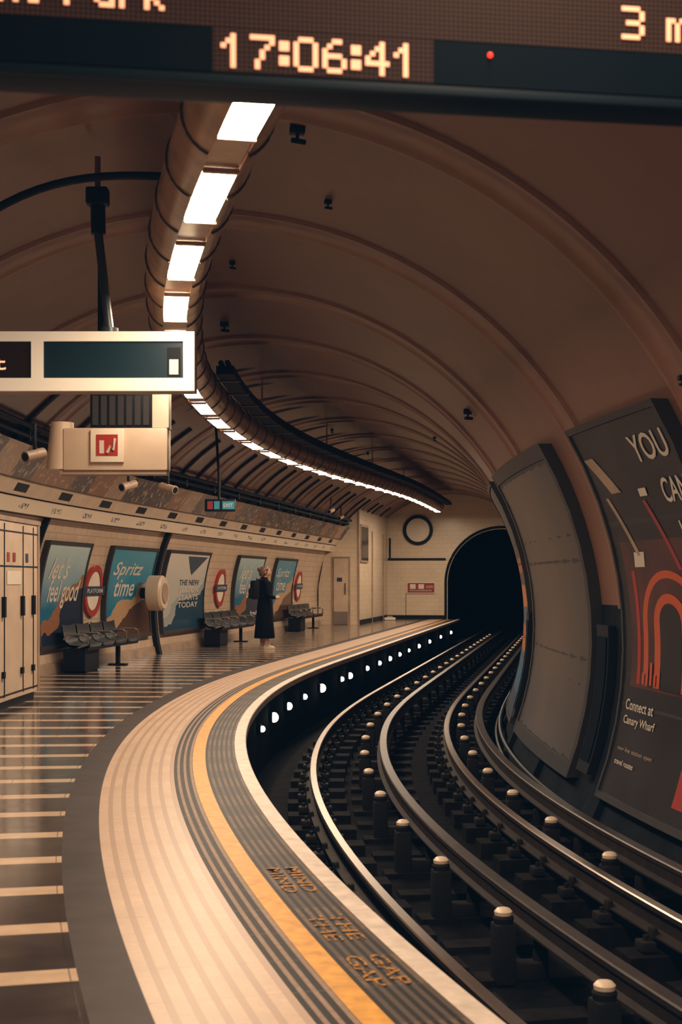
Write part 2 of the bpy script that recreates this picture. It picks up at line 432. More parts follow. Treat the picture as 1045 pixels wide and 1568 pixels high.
mb=MB()
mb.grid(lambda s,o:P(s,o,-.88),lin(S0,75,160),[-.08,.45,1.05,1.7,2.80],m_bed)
mb.make('track_bed')
mb=MB()
s=S0+.3
while s<60:
    for (a,b) in ((.38,.95),(1.9,2.75)):
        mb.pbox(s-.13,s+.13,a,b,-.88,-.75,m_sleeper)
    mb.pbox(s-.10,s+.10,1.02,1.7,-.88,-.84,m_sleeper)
    for o in (.63,2.15):
        for sg in (-1,1):
            q=o+sg*.11
            mb.box(P(s,q,-.71),(.09,.13,.06),m_chair,yaw=-fr(s)[2],bev=.015)
            mb.box(P(s,o+sg*.065,-.64),(.04,.08,.07),m_chair,yaw=-fr(s)[2],bev=.015)
            mb.tube([P(s,q,-.69),P(s,q,-.65)],.016,m_chair,n=6)
    s+=.75
mb.make('track_sleepers')
def rail(name,oc,top,hw,h,mt,ms,web=.012,foot=.07):
    mb=MB(); b=top-h
    r=.008
    mb.sweep([(oc-foot,b),(oc-foot,b+.012),(oc-web,b+.03),(oc-web,top-.045),(oc-hw,top-.035),(oc-hw,top-r),(oc-hw+r,top),(oc+hw-r,top),(oc+hw,top-r),(oc+hw,top-.035),(oc+web,top-.045),(oc+web,b+.03),(oc+foot,b+.012),(oc+foot,b),(oc-foot,b)],S0,75,.25,
      [ms]*5+[mt]*3+[ms]*6)
    mb.make(name)
rail('running_rail',.63,-.50,.036,.16,m_railtop,m_railside)
rail('running_rail',2.15,-.50,.036,.16,m_railtop,m_railside)
rail('conductor_rail',1.38,-.46,.045,.14,m_cond,m_railside,web=.035)
rail('conductor_rail',2.58,-.43,.045,.14,m_cond,m_railside,web=.035)
mb=MB()
s=S0-.08
while s<50:
    for o in (1.17,2.34):
        yaw=-fr(s)[2]
        mb.box(P(s,o,-.70),(.12,.14,.34),m_potbody,yaw=yaw,bev=.02)
        mb.box(P(s,o+.1,-.80),(.28,.12,.1),m_potbody,yaw=yaw,bev=.02)
        mb.loft([(*P(s,o,-.53),.056,.056),(*P(s,o,-.50),.060,.060),(*P(s,o,-.485),.05,.05)],m_potbody,n=14)
        p=P(s,o,0)
        mb.loft([(p.x,p.y,-.485,.050,.050),(p.x,p.y,-.465,.052,.052),(p.x,p.y,-.448,.036,.036),(p.x,p.y,-.442,.012,.012)],m_pot,n=14)
        mb.loft([(*P(s,o+.22,-.88),.05,.05),(*P(s,o+.22,-.62),.04,.04)],m_potbody,n=12)
    s+=1.53
mb.make('rail_insulators')
mb=MB()
for i,s in enumerate([16.6,18.0,19.6,21.2,22.9,25.0,25.9,28.1,29.9,31.6,33.4,35.3,37.6,40.4,43.8,47.5]):
    mb.box(P(s,-.07,-.34),(.05,.14,.12),m_bk,yaw=-fr(s)[2],bev=.01)
    k=(.7,1.2,1.0,.8,1.3,.8,1.1,.9,.9,1,.9,.8,1,1,.9,1)[i]
    mb.sph(P(s,-.03,-.34),(.05*k,.055*k,.055*k),m_lamp,n=8,m=6)
mb.make('platform_edge_lamps')

# ------------------------------------------------------------------ light duct
def sm(a,b,x):
    t=max(0,min(1,(x-a)/(b-a))); return t*t*(3-2*t)
def dz(s): return (.065-.035*sm(6,10.5,s)-.05*sm(10,15,s)-.06*sm(12,20,s)+.12*sm(22,40,s), .38*sm(20,44,s))
DO,DZ,DR=-.60,3.52,.21
DEND=48.8
mb=MB()
prof=[]
for i in range(0,25):
    a=-math.pi/2+.42+ (2*math.pi-.84)*i/24
    prof.append((DO+DR*math.cos(a),DZ+DR*math.sin(a)))
mb.sweep(prof,S0,DEND,.25,m_duct,of=dz)
zl=DZ-DR*math.cos(.42)
hw=DR*math.sin(.42)
mb.sweep([(DO-hw,zl),(DO+hw,zl)],S0,DEND,.5,m_duct,of=lambda s:(dz(s)[0],dz(s)[1]+.012))
mb.poly([P(DEND,q[0]+dz(DEND)[0],q[1]+dz(DEND)[1]) for q in prof],m_duct)
s=6.77-1.46*10
while s+.93<DEND:
    if s>S0:
        mb.grid(lambda a,b:P(a,DO+b+dz(a)[0],zl-.002+dz(a)[1]),[s,s+.93],[-hw*.94,hw*.94],m_light)
        for q in (s-.03,s+.93):
            mb.pbox(q,q+.03,DO-hw+dz(s)[0],DO+hw+dz(s)[0],zl-.012+dz(s)[1],zl+.01+dz(s)[1],m_duct)
    s+=1.46
s=6.77-1.46*10-.265
while s<DEND:
    if s>S0:
        pr=[]
        for q in range(29):
            a=-math.pi/2+.45+(2*math.pi-.9)*q/28
            pr.append(P(s,DO+(DR+.002)*math.cos(a)+dz(s)[0],DZ+(DR+.002)*math.sin(a)+dz(s)[1]))
        mb.tube(pr,.009,m_ring,n=6)
    s+=.73
s=-8
while s<DEND:
    zt=ZC+math.sqrt(R0**2-(DO+dz(s)[0]-OC)**2)
    mb.tube([P(s,DO+dz(s)[0],DZ+DR-.03+dz(s)[1]),P(s,DO+dz(s)[0],zt-.02)],.015,m_duct,n=6)
    s+=5.84
mb.make('ceiling_light_duct')
mb=MB()
trz=lambda s:(dz(s)[0]-.02*(1-sm(15,18,s)),dz(s)[1]*.95)
TS=15.2
m_tray=M('cable_tray_steel',(.006,.007,.009),.7,spec=.1)
pq=[(-.36,3.60),(-.36,3.69),(-.17,3.69),(-.17,3.60),(-.36,3.60)]
mb.sweep(pq,TS,49,.4,m_tray,of=trz)
mb.poly([P(TS,a+trz(TS)[0],b) for a,b in pq[:4]],m_tray)
for o,z in ((-.31,3.72),(-.24,3.725)):
    mb.tube([P(s,o+trz(s)[0],z+trz(s)[1]) for s in lin(TS,49,90)],.03,m_tray,n=8)
s=TS+.5
while s<48:
    mb.pbox(s-.025,s+.025,-.39+trz(s)[0],-.14+trz(s)[0],3.585+trz(s)[1],3.60+trz(s)[1],m_ring)
    s+=1.1
mb.make('cable_tray')

mb=MB()
for s,o in [(9.4,.22),(10.9,.60),(13.6,-.15),(16.8,-.5),(16,2.33),(25.5,1.55),(28.5,-.8),(33.5,-.8),(9.0,2.75)]:
    z=ZC+math.sqrt(R0**2-(o-OC)**2)
    c=P(s,o,z-.02); k=1.0 if s in (9.4,16,16.8) else .6
    mb.box(c,(.10*k,.08*k,.06*k),m_bk,yaw=-fr(s)[2],bev=.01)
    mb.tube([c,c+Vector((0,0,-.09*k))],.012*k,m_bk,n=6)
    mb.tube([c+Vector((-.035,-.02,-.075))*k,c+Vector((.05,.03,-.075))*k],.018*k,m_bk,n=8)
mb.make('ceiling_brackets')

# ------------------------------------------------------------------ frieze
mb=MB()
def slabL(mb,s0,s1,z0,z1,i0,mat,n,uvf=None):
    mb.grid(lambda s,z:WL(s,z,i0),lin(s0,s1,n),lin(z0,z1,3),mat,uvf)
    for z in (z0,z1):
        mb.grid(lambda s,q:WL(s,z,q),lin(s0,s1,n),[0,i0],m_frame)
    for s in (s0,s1):
        mb.grid(lambda q,z:WL(s,z,q),[0,i0],lin(z0,z1,3),m_frame)
slabL(mb,S0,44,2.28,2.47,.16,m_name,90,lambda s,z:(s,z-2.28))
slabL(mb,S0,44,2.48,2.66,.20,m_cream,90)
slabL(mb,S0,44,2.66,3.02,.24,m_frz,90,lambda s,z:(s,z-2.66))
s=S0
while s<44:
    mb.grid(lambda a,z:WL(a,z,.205),[s,s+.5],[2.52,2.62],m_bk); s+=1.9
mb.make('trim_2')

mb=MB()
for z,i in ((3.14,.12),(3.24,.12)):
    mb.tube([WL(s,z,i) for s in lin(12,44,90)],.035,m_bk,n=8)
for s in lin(13,43.5,15):
    mb.box(WL(s,3.19,.08),(.08,.06,.22),m_bk,yaw=-fr(s)[2])
mb.make('wall_conduits')

# ------------------------------------------------------------------ posters
def poster(name,side,s0,s1,z0,z1,mat,fw=.06,ins=.07,extra=None,fmat=None):
    W=WL if side=='L' else WR
    fmat=fmat or m_frame
    mb=MB()
    n=8
    mb.grid(lambda s,z:W(s,z,ins),lin(s0,s1,n),lin(z0,z1,10),fmat)
    for z in (z0,z1): mb.grid(lambda s,q:W(s,z,q),lin(s0,s1,n),[0,ins],fmat)
    for s in (s0,s1): mb.grid(lambda q,z:W(s,z,q),[0,ins],lin(z0,z1,10),fmat)
    a0,a1=s0+fw,s1-fw; b0,b1=z0+fw,z1-fw
    for (x0,x1,y0,y1) in ((s0,a0,z0,z1),(a1,s1,z0,z1),(a0,a1,z0,b0),(a0,a1,b1,z1)):
        mb.grid(lambda s,z:W(s,z,ins+.018),lin(x0,x1,n),lin(y0,y1,10),fmat)
        for s in (x0,x1): mb.grid(lambda q,z:W(s,z,q),[ins,ins+.018],lin(y0,y1,10),fmat)
        for z in (y0,y1): mb.grid(lambda s,q:W(s,z,q),lin(x0,x1,n),[ins,ins+.018],fmat)
    if side=='L': fn=lambda u,v,e=.004:W(a0+(a1-a0)*u,b0+(b1-b0)*v,ins+e)
    else: fn=lambda u,v,e=.004:W(a1-(a1-a0)*u,b0+(b1-b0)*v,ins+e)
    mb.grid(lambda u,v:fn(u,v,.003),lin(0,1,8),lin(0,1,12),mat)
    if extra: extra(mb,fn)
    return mb.make(name)
def artA(mb,fn):
    f=lambda u,v:fn(u,v,.008)
    put_text(mb,"let's",f,.12,.6,.66,.88,m_ink,.5); put_text(mb,"feel good",f,.15,.92,.36,.66,m_ink,.5)
    put_text(mb,"fresh",f,.6,.92,.08,.15,m_ink)
def artB(mb,fn):
    f=lambda u,v:fn(u,v,.008)
    put_text(mb,"Spritz",f,.08,.75,.66,.86,m_ink,.4); put_text(mb,"time",f,.15,.6,.46,.66,m_ink,.4)
def artC(mb,fn):
    f=lambda u,v:fn(u,v,.008)
    mb.poly([f(.45,.97),f(.95,.97),f(.62,.72)],m_inkd)
    for i,t in enumerate(("THE NEW","SEASON","STARTS","TODAY")):
        put_text(mb,t,f,.35,.85,.58-i*.10,.655-i*.10,m_ink if i>0 else m_inkd)
L=[('A',20.3,22.3),('B',23.4,26.0),('C',26.75,29.9),('D',32.6,35.4),('B',36.9,39.6)]
for t,a,b in L:
    poster('wall_poster','L',a,b,.36,1.98,{'A':m_pA,'B':m_pB,'C':m_pC,'D':m_pA}[t],extra={'A':artA,'B':artB,'C':artC,'D':artA}[t])
poster('wall_poster','L',17.2,19.3,.36,1.98,m_pB,extra=artB)
poster('wall_poster','L',9,12,.36,1.98,m_pC,extra=artC)
poster('track_wall_billboard','R',13.0,17.5,-.43,2.66,m_pGrey,fw=.13,ins=.09)
def artR(mb,fn):
    def rect(u0,u1,v0,v1,m,e,sh=0):
        mb.grid(lambda a,b:fn(u0+(u1-u0)*a+sh*b,v0+(v1-v0)*b,e),lin(0,1,8),lin(0,1,10),m)
    def arch(u0,u1,v0,v1,mat,e,arcf=.45):
        c=(u0+u1)/2; r=(u1-u0)/2; rv=r*arcf
        def g(a,b):
            x=-1+2*a; top=v1-rv+rv*math.sqrt(max(0,1-x*x)); return fn(c+r*x,v0+(top-v0)*b,e)
        mb.grid(g,[ .5-.5*math.cos(math.pi*i/20) for i in range(21)],lin(0,1,12),mat)
    rect(0.1,1,.30,.70,m_darkred,.007)
    rect(0.18,.22,.31,.62,m_red,.009)
    arch(.26,.90,.31,.62,m_orange,.011); arch(.32,.84,.31,.60,m_darkred,.015); arch(.40,.76,.31,.56,m_orange,.019); arch(.47,.69,.31,.535,m_pDark,.023)
    for i in range(5):
        uu=.27+i*.045
        rect(uu,uu+.025,.315,.345+.015*(i%3),m_orange,.027)
    rect(.02,.14,.93,.83,m_creamd,.009,.18)
    rect(.10,.14,.82,.66,m_creamd,.010,.20); rect(.24,.36,.63,.67,m_ink,.010,.02)
    rect(.52,.555,.80,.62,m_maroon,.010,.2)
    g=lambda u,v:fn(u,v,.012)
    put_text(mb,"YOU",g,.62,.96,.89,.955,m_ink)
    put_text(mb,"CAN",g,.76,.99,.785,.845,m_ink)
    put_text(mb,"WIN",g,.82,1.0,.69,.74,m_ink)
    rect(.52,.60,.81,.83,m_ink,.011)
    put_text(mb,"Connect at",g,.08,.42,.235,.265,m_ink); put_text(mb,"Canary Wharf",g,.08,.46,.19,.22,m_ink)
    put_text(mb,"new line station open",g,.08,.50,.12,.135,m_creamd); put_text(mb,"travel routes",g,.08,.32,.085,.10,m_ink)
    rect(.80,.95,.04,.13,m_red,.011)
poster('track_wall_billboard','R',9.45,11.85,-.43,2.66,m_pDark,fw=.05,ins=.09,extra=artR)
poster('track_wall_billboard','R',18.4,22.9,-.43,2.66,m_pE,fw=.05,ins=.09)
poster('track_wall_billboard','R',24.5,29.0,-.43,2.66,m_pGrey,fw=.1,ins=.09)
poster('track_wall_billboard','R',2.5,7.0,-.43,2.66,m_pGrey,fw=.1,ins=.09)
for s in (12.42,17.95):
    mb=MB()
    mb.grid(lambda q,z:WR(s+[-.22,-.22,.22,.22][q],z,[.065,.14,.14,.065][q]),[0,1,2,3],lin(-.3,1.0,8),m_bk)
    for e in (-.3,1.0): mb.grid(lambda a,q:WR(s+a,e,q),[-.22,.22],[.065,.14],m_bk)
    mb.grid(lambda a,z:WR(s+a,z,.15),[-.17,.17],lin(-.2,.9,6),m_screen)
    mb.make('trackside_equipment_box')

for s in (22.85,31.4,40.6,16.9):
    mb=MB()
    def f(u,v,e,s=s): return WL(s+u,1.22+v,e)
    for (ra,rb,m,e) in ((0,.32,m_white,.05),(.32,.42,m_red,.06)):
        mb.grid(lambda w,q:f(q*math.cos(w),q*math.sin(w),e),lin(0,2*math.pi,40),[ra,rb],m)
    mb.grid(lambda w,q:f(.42*math.cos(w),.42*math.sin(w),q),lin(0,2*math.pi,40),[0,.06],m_red)
    mb.grid(lambda u,v:f(u,v,.075),lin(-.5,.5,6),lin(-.075,.075,2),m_navy)
    for v_ in (-.075,.075): mb.grid(lambda u,q:f(u,v_,q),lin(-.5,.5,6),[.05,.075],m_navy)
    put_text(mb,"PLATFORM",lambda u,v:f(u,v,.08),-.38,.38,-.035,.035,m_ink)
    mb.make('station_roundel_sign')

mb=MB()
for s0,w in ((26.25,.16),(19.9,.05)):
    mb.grid(lambda q,z:WL(s0+[0,0,w,w][q],z,[0,.09,.09,0][q]),[0,1,2,3],lin(0.0,2.28,12),m_bk)
mb.make('wall_cable_post')
mb=MB()
c=WL(25.3,1.16,.11); n=Vector((math.cos(fr(25)[2]),-math.sin(fr(25)[2]),0))
mb.disc(c,.10,n,m_bk,depth=.20,n=20)
mb.tube([c+n*.15,c+n*.17,c+n*.40,c+n*.44],[.27,.32,.32,.28],m_cream,n=32)
mb.tube([c+n*.44,c+n*.46],[.19,.18],m_creamd,n=24)
mb.make('help_point')

# ------------------------------------------------------------------ benches
def bench(s0,s1):
    mb=MB(); n=4; w=(s1-s0)/n
    O=-3.70
    prof=[(0.02,.73),(0.03,.66),(.05,.56),(.08,.47),(.14,.425),(.25,.41),(.38,.42),(.43,.44),(.46,.43),(.45,.405)]
    for i in range(n):
        a=s0+i*w+.03; b=s0+(i+1)*w-.03
        mb.grid(lambda s,k:P(s,O+prof[k][0],prof[k][1]-.02*(1-(2*(s-a)/(b-a)-1)**2)),lin(a,b,6),list(range(len(prof))),m_seat)
        mb.grid(lambda s,k:P(s,O+prof[k][0]-.015,prof[k][1]-.035),lin(a,b,2),list(range(len(prof))),m_bk)
    for i in range(n+1):
        q=s0+i*w
        mb.tube([P(q,O+.06,.50),P(q,O+.10,.58),P(q,O+.38,.58),P(q,O+.43,.55),P(q,O+.43,.43),P(q,O+.28,.38)],.018,m_steel,n=8)
    mb.pbox(s0,s1,O+.20,O+.27,.33,.38,m_bk,4)
    mb.pbox(s0,s1,O+.38,O+.43,.34,.38,m_bk,4)
    mb.pbox(s0+.02,s0+.70,O+.04,O+.38,.03,.36,m_bk,2)
    for q in (s1-.5,):
        mb.box(P(q,O+.24,.18),(.06,.10,.34),m_bk,yaw=-fr(q)[2],bev=.01)
        mb.box(P(q,O+.24,.012),(.30,.16,.02),m_bk,yaw=-fr(q)[2])
    mb.box(P(s0+.38,O+.20,.015),(.34,.6,.03),m_bk,yaw=-fr(s0)[2])
    mb.make('platform_bench')
bench(20.9,23.5); bench(29.3,32.3); bench(38.2,41.4)

# ------------------------------------------------------------------ cabinet
mb=MB()
a,b_=13.6,16.7; o1=-2.69; o0=-3.50
mb.pbox(a,b_,o0,o1,.10,2.04,m_cream,6)
mb.pbox(a+.04,b_-.04,o0,o1-.05,0,.10,m_bk,6)
mb.pbox(a-.02,b_+.02,o0,o1+.02,2.04,2.09,m_creamd,6)
for q in (14.4,15.2,16.0,16.45):
    mb.pbox(q-.014,q+.014,o1-.002,o1+.006,.14,2.01,m_bk)
for z in (1.93,1.55,.16):
    mb.pbox(a,b_,o1-.002,o1+.005,z-.008,z+.008,m_bk,5)
mb.pbox(b_-.07,b_+.006,o1-.07,o1+.012,.10,2.07,m_creamd)
for q in (14.32,15.12,15.92,16.4):
    mb.pbox(q-.03,q+.03,o1,o1+.04,1.0,1.22,m_bk)
    mb.pbox(q-.035,q+.035,o1,o1+.03,.35,.42,m_bk)
for q,m in ((15.35,m_red),(15.6,m_maroon),(16.15,m_navy)):
    mb.pbox(q-.04,q+.06,o1+.004,o1+.008,1.60,1.70,m)
mb.pbox(15.3,15.9,o1+.004,o1+.007,1.35,1.5,m_white)
mb.make('equipment_cabinet')

# ------------------------------------------------------------------ end structures
mb=MB()
def vaulttop(o,ins=0): return ZC+math.sqrt(max(R0**2-(o-OC)**2,0))
oo=lin(-3.86,-2.6,8)
for i in range(8):
    mb.poly([P(44,oo[i],0),P(44,oo[i+1],0),P(44,oo[i+1],vaulttop(oo[i+1])),P(44,oo[i],vaulttop(oo[i]) if oo[i]>-3.85 else 1.2)],m_endtile,[(oo[i],0),(oo[i+1],0),(oo[i+1],vaulttop(oo[i+1])),(oo[i],vaulttop(oo[i]))])
mb.grid(lambda s,z:P(s,-2.6,z),[44,51],[0,vaulttop(-2.6)],m_endtile)
mb.pbox(44-.03,44+.03,-2.62,-2.57,0,vaulttop(-2.6),m_creamd)
for s in (46.9,49.6): mb.pbox(s,s+.06,-2.62,-2.56,0,3.0,m_creamd)
mb.pbox(44,51,-2.62,-2.58,0,.15,m_bk)
mb.make('wall_back')
mb=MB()
mb.pbox(43.94,43.995,-3.42,-2.86,0,2.12,m_creamd); mb.pbox(43.91,43.95,-3.36,-2.92,.02,2.06,m_cream)
mb.pbox(43.90,43.912,-3.36,-2.92,.02,.42,m_steel)
mb.tube([P(43.88,-3.0,.95),P(43.86,-3.0,1.0),P(43.86,-3.0,1.25),P(43.88,-3.0,1.3)],.015,m_bk,n=6)
mb.pbox(43.90,43.91,-3.26,-3.10,1.35,1.47,m_navy)
mb.make('door_1')
mb=MB()
mb.pbox(44.3,45.9,-2.6,-2.56,1.95,3.15,m_creamd); mb.pbox(44.4,45.8,-2.57,-2.545,2.03,3.07,m_glassy)
mb.make('window_1')
mb=MB()
MO,MZ,MR=1.46,1.30,1.9
def outer(z): return math.sqrt(max(R0**2-(z-ZC)**2,0))
top=ZC+R0-.0005
zs=lin(-.95,top,150)
def mouth(z):
    if z<MZ: return (MO-MR,MO+MR)
    d=MR**2-(z-MZ)**2
    if d<=0: return None
    return (MO-math.sqrt(d),MO+math.sqrt(d))
SE=51.0
zs=sorted(zs+[MZ+MR-.0001,MZ+MR-.003,MZ+MR-.01,MZ])
for i in range(len(zs)-1):
    z0,z1=zs[i],zs[i+1]
    l0,r0=OC-outer(z0),OC+outer(z0); l1,r1=OC-outer(z1),OC+outer(z1)
    m0,m1=mouth(z0),mouth(z1)
    def q(a0,b0,a1,b1):
        mb.poly([P(SE,a0,z0),P(SE,b0,z0),P(SE,b1,z1),P(SE,a1,z1)],m_endtile if z0>-.02 else m_black,[(a0,z0),(b0,z0),(b1,z1),(a1,z1)])
    if m0 and m1:
        q(l0,min(m0[0],r0),l1,min(m1[0],r1))
        if m0[1]<r0 and m1[1]<r1: q(m0[1],r0,m1[1],r1)
    elif m0 and not m1:
        q(l0,MO,l1,MO); q(MO,r0,MO,r1)
    else: q(l0,r0,l1,r1)
mb.make('wall_end',smooth=False)
mb=MB()
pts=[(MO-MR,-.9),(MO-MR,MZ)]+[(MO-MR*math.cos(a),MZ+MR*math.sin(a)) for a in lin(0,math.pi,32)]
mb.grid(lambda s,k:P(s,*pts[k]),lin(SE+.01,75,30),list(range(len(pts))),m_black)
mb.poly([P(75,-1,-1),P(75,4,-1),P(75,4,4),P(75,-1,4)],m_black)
mb.make('running_tunnel')
mb=MB()
pts2=[(MO-(MR+.07)*math.cos(a),MZ+(MR+.07)*math.sin(a)) for a in lin(0,math.pi*.7,30)]
mb.tube([P(SE-.05,*p) for p in [(MO-MR-.07,0)]+pts2],.045,m_bk,n=8)
mb.pbox(SE-.04,SE-.006,-2.58,-.50,2.10,2.18,m_bk)
mb.pbox(SE-.04,SE-.006,-2.54,-2.48,2.18,2.9,m_bk)
mb.pbox(SE-.04,SE-.006,-2.56,-.52,0,.14,m_bk)
mb.make('trim_3')
mb=MB()
c=P(SE-.02,-1.5,3.18); nn=(P(SE-1,-1.5,3.18)-P(SE,-1.5,3.18))
mb.disc(c,.42,nn,m_white,r0=0,depth=.03); mb.disc(c,.54,nn,m_bk,r0=.42,depth=.06)
mb.make('round_wall_sign')
mb=MB()
mb.pbox(SE-.05,SE-.008,-1.9,-.88,.92,1.32,m_white); mb.pbox(SE-.06,SE-.05,-1.87,-.91,.95,1.29,m_maroon)
mb.pbox(SE-.065,SE-.06,-1.78,-1.58,1.08,1.25,m_white); mb.pbox(SE-.065,SE-.06,-1.48,-1.28,1.08,1.25,m_white)
put_text(mb,"NO ENTRY",lambda u,v:P(SE-.066,u,v),-1.2,-.95,1.1,1.2,m_ink)
for z in (1.0,1.03): mb.pbox(SE-.065,SE-.06,-1.8,-1.0,z,z+.012,m_ink)
mb.pbox(SE-.03,SE-.008,-1.95,-1.92,.14,.92,m_creamd)
mb.make('warning_sign')
mb=MB()
mb.box(P(49.3,-2.3,.05),(.4,.3,.10),m_white,bev=.04)
mb.box(P(49.3,-2.3,.12),(.2,.15,.06),m_creamd,bev=.02)
mb.make('service_box')

# ------------------------------------------------------------------ hanging sign (white framed)
Y=9.5
mb=MB()
x0,x1=-3.05,-.977; z0,z1=2.66,3.055; T=.16
def wb(xa,xb,ya,yb,za,zb,m,bev=0): mb.box(((xa+xb)/2,(ya+yb)/2,(za+zb)/2),(xb-xa,yb-ya,zb-za),m,bev=bev)
wb(x0,x1,Y,Y+T,z0,z1,m_creamd)
fy0,fy1=Y-.03,Y
m_signw=M('sign_white_frame',(.82,.74,.62),.4,emit=(1,.85,.66),es=.14)  # not a lamp: faint emission added so the frame looks lit
wb(x0,x1,fy0,fy1,z1-.065,z1,m_signw); wb(x0,x1,fy0,fy1,z0,z0+.085,m_signw)
for xa,xb in ((x1-.075,x1),(-2.065,-1.985),(x0,x0+.06)): wb(xa,xb,fy0,fy1,z0+.085,z1-.065,m_signw)
wb(x0+.06,-2.065,Y-.012,Y-.002,z0+.085,z1-.065,m_panel); wb(-1.985,x1-.075,Y-.012,Y-.002,z0+.085,z1-.065,m_screen2)
wb(-1.145,-1.085,Y-.02,Y-.012,z0+.11,z0+.21,m_white); wb(-1.16,-1.07,Y-.018,Y-.012,z0+.10,z0+.29,m_bk)
put_text(mb,"East",lambda u,v:Vector((u,Y-.02,v)),-2.62,-2.235,2.80,2.89,m_led)
for x in (-1.56,-2.6):
    zt=3.98
    mb.tube([(x,Y+.08,z1-.01),(x,Y+.08,z1+.04)],.06,m_pole,n=12)
    mb.tube([(x,Y+.08,z1+.02),(x-.075,Y+.08,zt-.25)],.03,m_pole,n=12)
    mb.tube([(x-.075,Y+.08,zt-.25),(x-.08,Y+.08,zt)],.05,m_bk,n=12)
    mb.box((x-.08,Y+.08,zt),(.15,.12,.12),m_bk,bev=.02)
    if x>-2: mb.tube([(x-.08,Y+.08,zt),(x-.08,Y+.08,4.25)],.02,m_vault)
mb.make('platform_direction_sign')
mb=MB()
mb.tube([V(9.6,p,.30+.05*math.sin(p*9)) for p in lin(math.pi*.53,math.pi*.85,30)],.028,m_bk,n=8)
mb.tube([V(9.6,math.pi*.655+.09*q,.36+.22*math.sin(q*math.pi)) for q in lin(0,1,10)],.010,m_bk,n=6)
mb.make('ceiling_conduit')

mb=MB(); Y=11.2; k=Y/2178
def X(px): return (px-522)*k
def Z(py): return 1.4+(888-py)*k
def wbx(xa,xb,ya,yb,za,zb,m,bev=0): mb.box(((xa+xb)/2,(ya+yb)/2,(za+zb)/2),(xb-xa,yb-ya,zb-za),m,bev=bev)
wbx(X(96),X(256),Y,Y+.22,Z(720),Z(655),m_cream,.015)
mb.loft([( (X(70)+X(96))/2+.02,Y+.11,Z(718),.11,.11),((X(70)+X(96))/2+.04,Y+.11,Z(645),.09,.10)],m_cream,n=20)
wbx(X(90),X(254),Y+.02,Y+.20,Z(726),Z(720),m_creamd)
wbx(X(136),X(234),Y+.04,Y+.22,Z(655),Z(598),m_bk,.01)
for i in range(7): wbx(X(140+i*13),X(149+i*13),Y+.03,Y+.04,Z(650),Z(605),m_frame)
wbx(X(232),X(258),Y+.01,Y+.18,Z(655),Z(592),m_white,.01)
for x in (X(245),X(150)): mb.tube([(x,Y+.12,Z(600)),(x,Y+.12,3.95)],.025,m_bk)
wbx(X(139),X(190),Y-.03,Y-.005,Z(708),Z(657),m_white,.005)
wbx(X(148),X(181),Y-.036,Y-.03,Z(698),Z(666),m_red)
wbx(X(153),X(160),Y-.04,Y-.036,Z(695),Z(675),m_ink)
mb.tube([(X(165),Y-.04,Z(694)),(X(170),Y-.04,Z(684)),(X(174),Y-.04,Z(690)),(X(177),Y-.04,Z(672))],.012,m_ink,n=6)
mb.make('emergency_equipment_housing')

def cctv(loc,yaw,sc=1):
    e=MB(); c=Vector(loc); d=Vector((math.cos(yaw),math.sin(yaw),-.25)).normalized()
    e.tube([c+Vector((0,0,.32*sc)),c+Vector((0,0,.08*sc)),c],.02*sc,m_bk,n=8)
    e.box(c,(.08*sc,.08*sc,.06*sc),m_bk,bev=.01)
    e.tube([c-d*.13*sc,c-d*.12*sc,c+d*.10*sc,c+d*.13*sc],[.04*sc,.055*sc,.055*sc,.06*sc],m_creamd,n=16)
    e.tube([c+d*.125*sc,c+d*.14*sc],[.045*sc,.04*sc],m_bk,n=16)
    e.make('cctv_camera')
cctv((-2.50,11.6,2.42),-2.2,.8); cctv((-2.3,18.9,2.62),-.6,1.0); cctv((-2.75,18.4,2.62),-2.2,1.0); cctv((-.25,36,3.15),-2.0); cctv((.0,41,3.2),-2.0)
mb=MB()
mb.box((-1.98,23.3,2.62),(.50,.12,.20),m_bk,bev=.01)
for x,m in ((-2.14,m_maroon),(-2.03,m_green),(-1.84,m_green)):
    mb.box((x,23.235,2.62),(.09 if x<-1.9 else .2,.01,.13),m)
put_text(mb,"EXIT",lambda u,v:Vector((u,23.228,v)),-1.92,-1.77,2.59,2.65,m_ink)
mb.tube([(-2.0,23.3,2.7),(-2.0,23.3,3.1),(-2.05,23.3,3.9)],.022,m_bk)
mb.make('exit_sign')

# ------------------------------------------------------------------ foreground LED sign
A=.155; SY=3.0; ZB=2.432
ca,sa=math.cos(A),math.sin(A)
def SG(u,v,d=0): return Vector((u*ca+d*sa, SY+u*sa-d*ca, ZB+v))
mb=MB()
RS=Matrix.Rotation(A,3,'Z')
def sb(u0,u1,v0,v1,d0,d1,m,bev=0):
    mb.box(SG((u0+u1)/2,(v0+v1)/2,(d0+d1)/2),(u1-u0,abs(d1-d0),v1-v0),m,R=RS,bev=bev)
sb(-1.15,1.15,0,.40,-.12,-.012,m_teal,.004)
sb(-1.15,1.15,0,.020,-.012,.006,m_teal,.003)
mb.grid(lambda u,v:SG(u,v,-.006),[-1.12,1.12],[.122,.385],m_panel)
mb.grid(lambda u,v:SG(u,v,-.005),[-.27,.20],[.028,.120],m_panel)
mb.grid(lambda u,v:SG(u,v,-.0065),[-1.12,-.27],[.028,.120],m_screen); mb.grid(lambda u,v:SG(u,v,-.0065),[.20,1.12],[.028,.120],m_screen)
mb.sph(SG(.325,.095,-.004),.0055,m_ledred)
